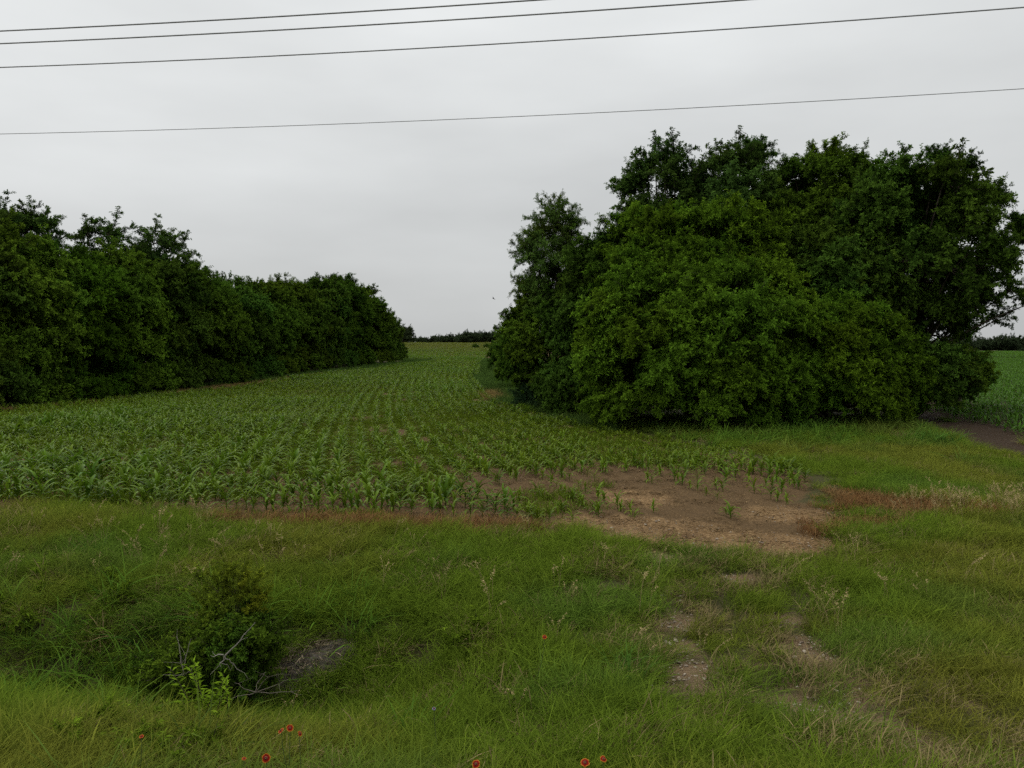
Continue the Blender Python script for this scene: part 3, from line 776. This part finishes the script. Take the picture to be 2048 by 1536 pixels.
# grass and weeds along the feet of the hedges, and the dead patch at the field corner
rng = np.random.default_rng(90)
x, y, r = jgrid(-22, 3, 20, 90, 16, 91)
xl = np.interp(y, XL_Y, XL_X); xb = np.interp(y, XB_Y, XB_X)
m = ((x > xl - 2.2) & (x < xl + 1.0)) | ((x > xb - .4) & (x < xb + 2.6))
x, y, xl = x[m], y[m], xl[m]; n = len(x)
dm = np.maximum(blobs(x, y, DEADFAR), .9 * ((x > xl - .9) & (x < xl + 1) & (y < 62)) * smooth(.25, .5, fbm(x, y, 93, .3, 2)))
bl = smooth(.25, .6, dm + rng.normal(0, .1, n))[:, None]
tint = (np.array([[.055, .105, .024]]) * (1 - bl) + np.array([[.19, .15, .062]]) * bl) * rng.uniform(.75, 1.25, (n, 1))
scatter('margin_grass', coarse, np.stack([x, y, height(x, y)], 1), rng.uniform(0, 6.28, n), rng.normal(0, .1, n), rng.uniform(.7, 1.25, n) * (1 - .35 * bl[:, 0]), tint,
        'rough grass and weeds along the foot of the tree lines', 'grass', 92)
# low weeds between the corn rows
x, y, r = jgrid(-22, 5.5, 10.5, 70, 30, 94)
m = in_corn(x, y) & (blobs(x, y, SOIL) < .15) & (blobs(x, y, GAP) < .35) & (fbm(x, y, 95, .5, 3) > .40 + .16 * ((x > -1) & (y < 15)) - .12 * smooth(14, 20, y)) & (np.abs(x) < .72 * y); x, y = x[m], y[m]; n = len(x)
scatter('field_weeds', shortg, np.stack([x, y, height(x, y)], 1), r.uniform(0, 6.28, n), r.normal(0, .1, n), r.uniform(.8, 1.7, n),
        np.array([[.090, .142, .014]]) * r.uniform(.8, 1.2, (n, 1)), 'low weeds growing between the corn rows', 'weeds', 96)

# straw-coloured seed stalks
def stalk_clump(name, seed, n=3, h=.55):
    rng = np.random.default_rng(seed); g = Geo()
    for _ in range(n):
        a = rng.uniform(0, 6.28); ln = h * rng.uniform(.7, 1.1); lean = rng.uniform(.05, .4)
        t = np.linspace(0, 1, 6)[:, None]
        dirv = np.array([math.cos(a), math.sin(a), 0])
        pts = dirv * (lean * ln * t ** 2) + np.array([[0, 0, 1]]) * ln * (t - .25 * t ** 3) + rng.normal(0, .03, 3) * np.array([1, 1, 0])
        tube(g, pts, np.linspace(.0016, .0008, 6), 3, 0, .45)
        m = 12; tt = rng.uniform(.66, 1, m)
        Pp = np.stack([np.interp(tt, t[:, 0], pts[:, c]) for c in range(3)], 1)
        D = np.stack([rng.normal(0, .6, m), rng.normal(0, .6, m), rng.uniform(-.9, .5, m)], 1) + dirv * .4
        leaves(g, Pp, D, rng.normal(size=(m, 3)), rng.uniform(.018, .03, m), .006, 0, rng.uniform(.5, 1, m))
    return g.mesh(name, [M_dry])
seedst = [stalk_clump('seed_stalk', 500 + k) for k in range(4)]
sx, sy = [], []
rng = np.random.default_rng(97)
for (px, py, k, sp) in [(100, 1120, 26, 1.3), (1950, 1035, 70, .75), (2040, 1030, 50, .7), (320, 1070, 12, 1.2), (650, 1190, 6, 1.), (1110, 1190, 5, 1.2), (1250, 1400, 3, .7), (900, 1380, 3, 1.), (1690, 1260, 3, .6), (620, 1120, 14, 1.4), (1500, 1190, 3, .9), (1640, 1180, 5, 1.0), (1880, 1190, 4, 1.2)]:
    gx_, gy_ = ground(px, py); sx.append(gx_ + rng.normal(0, sp, k)); sy.append(gy_ + rng.normal(0, sp * .45, k))
sx, sy = np.concatenate(sx), np.concatenate(sy); m = (V(sx, sy) < 10.3) | (sx > 5.2); sx, sy = sx[m], sy[m]; n = len(sx)
scatter('seed_stalks', seedst, np.stack([sx, sy, height(sx, sy)], 1), rng.uniform(0, 6.28, n), rng.normal(0, .1, n), rng.uniform(.7, 1.1, n),
        np.array([[.42, .33, .16]]) * rng.uniform(.7, 1.15, (n, 1)), 'thin straw-coloured seed stalks standing above the grass', 'seed stalks', 98)

# stones on the worn tracks
def stone(seed):
    rng = np.random.default_rng(seed); g = Geo()
    u = unit(rng.normal(size=(1, 3)))
    ph = (1 + 5 ** .5) / 2
    v = unit(np.array([(-1, ph, 0), (1, ph, 0), (-1, -ph, 0), (1, -ph, 0), (0, -1, ph), (0, 1, ph), (0, -1, -ph), (0, 1, -ph), (ph, 0, -1), (ph, 0, 1), (-ph, 0, -1), (-ph, 0, 1)], float))
    v = v * rng.uniform(.7, 1.25, (12, 1)) * np.array([1.2, .9, .55])
    f = [(0, 11, 5), (0, 5, 1), (0, 1, 7), (0, 7, 10), (0, 10, 11), (1, 5, 9), (5, 11, 4), (11, 10, 2), (10, 7, 6), (7, 1, 8), (3, 9, 4), (3, 4, 2), (3, 2, 6), (3, 6, 8), (3, 8, 9), (4, 9, 5), (2, 4, 11), (6, 2, 10), (8, 6, 7), (9, 8, 1)]
    g.add(v, f); return g.mesh('stone', [M_stone], False)
M_stone = leaf_mat('stone', .9, 0, 0, 1, 1, (1, 1, 1))
stones = [stone(520 + k) for k in range(4)]
x, y, r = jgrid(.6, 5.4, 3.6, 12, 800, 99)
m = r.random(len(x)) < np.clip(.9 * smooth(.25, .7, blobs(x, y, TRACK)) * smooth(.35, .55, fbm(x, y, 101, 2.2, 2)) + .16 * smooth(.3, .6, blobs(x, y, SOIL)), 0, 1)
x, y = x[m], y[m]; n = len(x); pal = r.random((n, 1))
scatter('gravel', stones, np.stack([x, y, height(x, y) + .004], 1), r.uniform(0, 6.28, n), r.normal(0, .2, n), np.exp(r.normal(math.log(.007), .45, n)),
        np.array([[.36, .31, .24]]) * pal + np.array([[.16, .12, .09]]) * (1 - pal), 'pale gravel and clods on the worn dirt of the field entrance', 'gravel', 102)
# broken stalks and litter on the bare soil
lit = []
for k in range(3):
    rr = np.random.default_rng(540 + k); g = Geo(); m_ = 10
    c = np.stack([rr.uniform(-.12, .12, m_), rr.uniform(-.12, .12, m_), rr.uniform(.004, .018, m_)], 1); a_ = rr.uniform(0, 6.28, m_)
    d = np.stack([np.cos(a_), np.sin(a_), rr.normal(0, .12, m_)], 1)
    leaves(g, c, d, np.tile([0, 0, 1.], (m_, 1)) + rr.normal(0, .2, (m_, 3)), rr.uniform(.03, .11, m_), .008, 0, rr.uniform(.1, 1, m_)); lit.append(g.mesh('litter', [M_dry]))
x, y, r = jgrid(-14, 6.5, 8.4, 20, 34, 103)
m = (in_corn(x, y) | (blobs(x, y, SOIL) > .3)) & (r.random(len(x)) < .15 + .4 * fbm(x, y, 104, .8, 2) + .5 * (blobs(x, y, SOIL) > .3)); x, y = x[m], y[m]; n = len(x)
scatter('crop_litter', lit, np.stack([x, y, height(x, y) + .012], 1), r.uniform(0, 6.28, n), r.normal(0, .05, n), r.uniform(.7, 1.3, n),
        np.array([[.30, .21, .11]]) * r.uniform(.25, 1.2, (n, 1)), 'broken straw litter lying on the bare soil', 'litter', 105)

# forbs: small leafy weeds in the near verge
forb = [make_bough('forb', 560 + k, rad=.15, nbr=5, nsh=5, nl=8, ln=.045, wd=.013, twig=.0015, cone=.9, lift=.5) for k in range(3)]
fx, fy = [], []
rng = np.random.default_rng(106)
for (px, py, k, sp) in [(300, 1530, 10, .3), (230, 1480, 4, .25), (930, 1300, 3, .1), (60, 1240, 5, .8), (200, 1180, 4, .9)]:
    gx_, gy_ = ground(px, py); fx.append(gx_ + rng.normal(0, sp, k)); fy.append(gy_ + rng.normal(0, sp * .5, k))
fx, fy = np.concatenate(fx), np.concatenate(fy); n = len(fx)
scatter('forbs', forb, np.stack([fx, fy, height(fx, fy) + .06], 1), rng.uniform(0, 6.28, n), rng.normal(0, .1, n), rng.uniform(.7, 1.3, n),
        np.array([[.11, .18, .016]]) * rng.uniform(.75, 1.2, (n, 1)), 'small yellow-green leafy weeds among the near grass', 'weeds', 107)

# ------------------------------------------------------------------ the shrub in the ditch, its dead wood, a sapling
bx, by = at(455, 6.0), 6.0
tree('ditch_shrub', 'dark bushy shrub growing out of the ditch at lower left', 'shrub', bx, by, .92, .38, small, (.056, .106, .012), rb=.25, seed=301, zlow=.1, nb=22, trunk_r=.018)
tree('ditch_shrub', 'feathery yellow-green shrub top rising behind the dark ditch shrub', 'shrub', at(450, 6.3), 6.3, 1.22, .20, feather, (.14, .19, .018), rb=.24, seed=302, zlow=.40, nb=8, trunk_r=.008)
tree('ditch_shrub', 'low leafy shrub left of the dark ditch shrub', 'shrub', at(345, 6.05), 6.05, .66, .32, small, (.066, .120, .013), rb=.23, seed=303, zlow=.1, nb=10, trunk_r=.014)

def sapling(label, px, py, n, h, tint, seed):
    x, y = at(px, 5.05), 5.05; rng = np.random.default_rng(seed)
    root = obj('sapling', None, loc=(x, y, float(height(x, y)))); tag(root, label, 'sapling')
    g = Geo(); lf_ = Geo()
    for _ in range(n):
        a = rng.uniform(0, 6.28); ln = h * rng.uniform(.55, 1.05); t = np.linspace(0, 1, 6)[:, None]
        b = rng.normal(0, .07, 3) * np.array([1, .6, 0])
        pts = b + np.array([[0, 0, 1]]) * ln * t + np.array([math.cos(a), .6 * math.sin(a), 0]) * (.35 * ln * t ** 1.6) - np.array([[0, 0, .03]])
        tube(g, pts, np.linspace(.005, .0015, 6), 4)
        m = 34; tt = np.linspace(.15, 1, m)
        Pp = np.stack([np.interp(tt, t[:, 0], pts[:, c]) for c in range(3)], 1)
        az = np.where(np.arange(m) % 2, 0, math.pi) + rng.normal(0, .5, m) + a
        D = np.stack([np.cos(az), np.sin(az), rng.uniform(.1, .8, m)], 1)
        leaves(lf_, Pp, D, np.tile([0, 0, 1.], (m, 1)) + rng.normal(0, .4, (m, 3)), rng.uniform(.04, .075, m), .018, 0, rng.uniform(.3, 1, m))
    obj('stem', g.mesh('stem', [M_bark]), root)
    o = obj('foliage', lf_.mesh('foliage', [M_leaf]), root, tint=tint); o['kind'] = 'stuff'
sapling('small bright green sapling in front of the ditch shrub', 402, 1408, 13, .52, (.12, .21, .016), 601)

def dead_branch(label, px, py, y, segs, seed, tone=(.27, .25, .21)):
    x = at(px, y); z0 = zat(py, y); rng = np.random.default_rng(seed); g = Geo()
    for (dx, dz, dy, ln_, r0) in segs:
        t = np.linspace(0, 1, 7)[:, None]
        e = np.array([dx, dy, dz])
        o0 = e * ln_
        pts = o0 + (np.array([dx, dy, dz]) * (1 - ln_)) * t + np.cumsum(rng.normal(0, .006, (7, 3)), 0)
        tube(g, pts, np.linspace(r0, r0 * .35, 7), 5, 0, rng.uniform(.3, .9))
        for k in range(2):
            q = rng.integers(3, 6); d = rng.normal(0, .06, 3) + e * .14
            tube(g, [pts[q], pts[q] + d * .5 + rng.normal(0, .008, 3), pts[q] + d], [r0 * .4, r0 * .3, r0 * .15], 4, 0, rng.uniform(.3, .9))
    o = obj('dead_branch', g.mesh('dead_branch', [M_dry]), loc=(x, y, z0), tint=tone); tag(o, label, 'dead branch')
dead_branch('pale bare dead branch sticking up in front of the ditch shrub', 436, 1312, 5.5, [(.24, .22, .02, 0, .006), (-.02, -.1, .0, 0, .006), (.11, -.13, .02, 0, .005), (-.06, .05, -.03, 0, .005)], 610)
dead_branch('grey dead twigs tangled at the left foot of the ditch shrub', 352, 1350, 5.6, [(-.06, .26, .02, 0, .004), (.05, .25, .05, 0, .004), (.12, .1, -.02, 0, .0035), (-.16, -.03, .03, 0, .0035), (.02, .18, -.06, 0, .0035)], 611, (.22, .2, .16))
dead_branch('grey dead sticks lying between the sapling and the earth mound', 500, 1385, 5.4, [(.22, .08, .05, 0, .004), (-.15, .05, .0, 0, .004), (.05, .12, .05, 0, .003), (.28, .02, .02, 0, .004), (-.2, -.02, -.05, 0, .003), (.1, .17, .0, 0, .003)], 612, (.16, .14, .11))

# low mound of bare earth and dead straw at the ditch lip
M_mound = plain_mat('bare_earth', (.055, .047, .038), (.15, .13, .105), 22, .95, .05, bump=.8)
ma = np.array(ground(545, 1372)); mb = np.array(ground(668, 1318))
g = Geo(); nu, nv = 26, 14; mv = []
axd = (mb - ma); ml = float(np.hypot(*axd)); axd = axd / ml; nrm = np.array([-axd[1], axd[0]])
for a_ in range(nu + 1):
    for b_ in range(nv + 1):
        u_, w_ = a_ / nu * 2 - 1, b_ / nv * 2 - 1
        q_ = (ma + mb) / 2 + axd * u_ * ml * .95 + nrm * w_ * .20
        hgt = .12 * max(0, 1 - u_ * u_) ** .7 * max(0, 1 - w_ * w_) ** .8
        mv.append((q_[0], q_[1], float(height(q_[0], q_[1])) - .03 + hgt * (.75 + .5 * float(fbm(q_[0], q_[1], 88, 9, 3)))))
g.add(mv, [(a_ * (nv + 1) + b_, (a_ + 1) * (nv + 1) + b_, (a_ + 1) * (nv + 1) + b_ + 1, a_ * (nv + 1) + b_ + 1) for a_ in range(nu) for b_ in range(nv)])
tag(obj('earth_mound', g.mesh('earth_mound', [M_mound])), 'low grey-brown mound of earth with dead straw beside the ditch shrub', 'mound')
r = np.random.default_rng(620); n = 90; u = r.uniform(-.75, .75, n); w_ = r.uniform(-.9, .9, n)
q_ = (ma + mb)[None] / 2 + axd[None] * u[:, None] * ml * .95 + nrm[None] * w_[:, None] * .2
qz = height(q_[:, 0], q_[:, 1]) - .02 + .12 * np.clip(1 - u * u, 0, 1) ** .7 * np.clip(1 - w_ * w_, 0, 1) ** .8
scatter('mound_straw', lit, np.column_stack([q_, qz + .01]), r.uniform(0, 6.28, n), r.normal(0, .35, n), r.uniform(.6, 1.3, n), np.array([[.26, .21, .14]]) * r.uniform(.4, 1.3, (n, 1)), 'dead straw strewn over the earth mound', 'straw', 621)

# ------------------------------------------------------------------ red firewheel flowers
M_petal = material('petal')[0]
t = M_petal.node_tree; N = t.nodes.new; L = t.links.new
o_ = N('ShaderNodeOutputMaterial'); p_ = N('ShaderNodeBsdfPrincipled'); L(p_.outputs[0], o_.inputs[0]); p_.inputs['Roughness'].default_value = .7; p_.inputs['Specular IOR Level'].default_value = .08
a_ = N('ShaderNodeAttribute'); a_.attribute_name = 'lv'
c_ = N('ShaderNodeValToRGB'); e_ = c_.color_ramp.elements; e_[0].position = .62; e_[0].color = (.20, .005, .004, 1); e_[1].position = .85; e_[1].color = (.42, .15, .018, 1)
L(a_.outputs['Fac'], c_.inputs[0]); L(c_.outputs[0], p_.inputs['Base Color'])
M_disc = plain_mat('flower_disc', (.07, .012, .01), (.28, .12, .06), 220, .9)
M_blue = plain_mat('blue_petal', (.16, .17, .34), (.28, .29, .48), 60, .7)
M_stem = plain_mat('flower_stem', (.06, .10, .025), (.12, .14, .05), 20, .7)
def flower_meshes(seed, petal_mat, r0=.012, r1=.027):
    rng = np.random.default_rng(seed); g = Geo(); n = 11
    for k in range(n):
        a = k / n * 6.283 + rng.normal(0, .06); cu = rng.uniform(-.006, .004)
        rr = np.array([r0 * .5, r0, (r0 + r1) / 2, r1]) * rng.uniform(.92, 1.06); wv = np.array([.003, .006, .009, .005])
        c, s = math.cos(a), math.sin(a); v = []
        for q in range(4):
            for sg_ in (-1, 0, 1): v.append((c * rr[q] - s * wv[q] * sg_, s * rr[q] + c * wv[q] * sg_, cu * (q / 3) ** 2 + (.0012 if sg_ == 0 else 0)))
        f = []
        for q in range(3):
            b = q * 3; f += [(b, b + 1, b + 4, b + 3), (b + 1, b + 2, b + 5, b + 4)]
        g.add(v, f, 0, np.repeat([0, .3, .62, 1], 3))
    pm = g.mesh('petals', [petal_mat])
    g = Geo(); k = 10; v = [(0, 0, .010)]; f = []
    for q, (rr, z) in enumerate([(.006, .009), (.010, .005), (.011, -.001)]):
        for j in range(k): v.append((rr * math.cos(j / k * 6.283), rr * math.sin(j / k * 6.283), z + rng.normal(0, .0006)))
    g.add(v, [(0, 1 + j, 1 + (j + 1) % k) for j in range(k)])
    g2 = [(1 + q * k + j, 1 + q * k + (j + 1) % k, 1 + (q + 1) * k + (j + 1) % k, 1 + (q + 1) * k + j) for q in range(2) for j in range(k)]
    g.q.append((np.array(g2), 0))
    return pm, g.mesh('disc', [M_disc])
FM = [flower_meshes(630 + k, M_petal) for k in range(3)]
FB = flower_meshes(640, M_blue, .006, .014)
FG = 'red firewheel flowers in the near grass'
def flower(label, px, py, dist, face, size, fm, name='wildflower', cat='flower', group=FG, seed=0):
    """head placed over its own spot of ground, on a stem that reaches down to it"""
    a = (px - 1024) / FPX; b = -(py - 768) / FPX; d = np.array([a, CP + b * SP, -SP + b * CP])
    hx, hy, hz = d[0] * dist, d[1] * dist, EYE + d[2] * dist
    z0 = float(height(hx, hy)); rng = np.random.default_rng(seed)
    root = obj(name, None, loc=(hx, hy, z0)); tag(root, label, cat, group)
    hh = hz - z0
    g = Geo(); q = np.linspace(0, 1, 6)[:, None]
    lean = np.array([rng.normal(0, .06), .05, 0])
    fd = unit(np.array([face])) [0]
    pts = (np.array([[0, 0, 1]]) * hh * q) + lean * (1 - q) ** 2 - fd * .004
    tube(g, pts - np.array([[0, 0, .02]]) * (1 - q), np.linspace(.0024, .0017, 6), 5)
    obj('stem', g.mesh('stem', [M_stem]), root)
    rot = align(fd, rng.uniform(0, 6))
    obj('petals', fm[0], root, (0, 0, hh), rot, size * .72); obj('disc', fm[1], root, (0, 0, hh), rot, size * .72)
def gdist(px, py, lift):
    a = (px - 1024) / FPX; b = -(py - 768) / FPX; d = np.array([a, CP + b * SP, -SP + b * CP]); t = 1.0
    while EYE + d[2] * t > float(height(d[0] * t, d[1] * t)) + lift and t < 60: t *= 1.002
    return t
for k, (px, py, lift, face, size, fm, lab) in enumerate([
    (532, 1516, .42, (-.05, -.9, .5), 1.05, 0, 'largest red and yellow firewheel flower facing the viewer at the bottom edge'),
    (562, 1461, .40, (-.5, -.3, .75), .85, 1, 'left one of three small firewheel flowers above the largest one'),
    (580, 1456, .42, (.3, -.55, .6), .95, 2, 'middle and brightest of three small firewheel flowers'),
    (600, 1467, .40, (.6, -.2, .5), .75, 1, 'right one of three small firewheel flowers'),
    (283, 1473, .36, (0, -.3, .8), .6, 2, 'small dull red flower at lower left in the grass'),
    (488, 1517, .34, (.2, -.2, .9), .55, 1, 'faint reddish flower half hidden left of the largest firewheel'),
    (952, 1528, .42, (-.3, -.6, .6), .95, 0, 'red firewheel flower at the bottom edge near the middle'),
    (1089, 1274, .40, (.1, -.5, .7), .85, 2, 'lone red firewheel flower in the middle of the verge'),
    (1170, 1525, .42, (0, -.5, .8), 1.0, 1, 'orange-red firewheel flower at the bottom edge, left of a pair'),
    (1207, 1518, .42, (.3, -.4, .7), .8, 0, 'smaller firewheel flower at the bottom edge, right of a pair')]):
    flower(lab, px, py, gdist(px, py, lift), face, size, FM[fm], seed=650 + k)
flower('small pale blue wildflower in the near grass', 868, 1417, gdist(868, 1417, .36), (0, -.5, .8), .9, FB, 'blue_wildflower', 'flower', None, 670)

# ------------------------------------------------------------------ overhead wires
def wire(label, y0, z, rad, group=None):
    xs_ = np.linspace(-60, 60, 110); g = Geo()
    pts = np.stack([xs_, y0 - .149 * xs_, z + 2.3 * (xs_ / 45) ** 2], 1)
    tube(g, pts, rad, 6)
    tag(obj('power_wire', g.mesh('power_wire', [M_wire])), label, 'wire', group)
WG = 'overhead power wires'
def wire_px(label, py, z, rad):
    b = (768 - py) / FPX
    wire(label, (z - EYE) * (CP + b * SP) / (b * CP - SP), z, rad, WG)
wire_px('topmost overhead wire, leaving the frame at the top middle', 3.5, 8.0, .0125)
wire_px('second overhead wire from the top', 32, 8.0, .0125)
wire_px('third overhead wire from the top, crossing the whole sky', 86, 8.0, .0115)
wire_px('lowest and thinnest overhead wire, set apart below the others', 233.5, 6.5, .006)

# a bird far off over the gap
g = Geo()
s_ = np.linspace(-1, 1, 9)
le = np.stack([s_ * .45, .06 - .10 * np.abs(s_) ** 1.5, .16 * np.abs(s_) ** .8 - .10 * s_ ** 2], 1); te = le + np.stack([0 * s_, -.20 * (1 - np.abs(s_) ** 2) - .02, 0 * s_], 1)
v = np.concatenate([le, te]); f = [(i, i + 1, i + 10, i + 9) for i in range(8)]
g.add(v, f, 0, .5)
wing = g.mesh('wings', [plain_mat('feather', (.04, .04, .045))])
g = Geo(); tube(g, [(0, .26, .01), (0, .2, .02), (0, .08, .0), (0, -.1, -.01), (0, -.25, 0), (0, -.36, .01)], [.008, .035, .06, .055, .03, .008], 8)
body = g.mesh('body', [plain_mat('feather_dark', (.03, .03, .03))])
by_ = 110.0
b_ = obj('bird', None, loc=(at(987, by_), by_, zat(597, by_)), rot=(R(25), R(30), R(60))); tag(b_, 'tiny dark bird flying over the field gap', 'bird')
obj('body', body, b_); obj('wings', wing, b_)
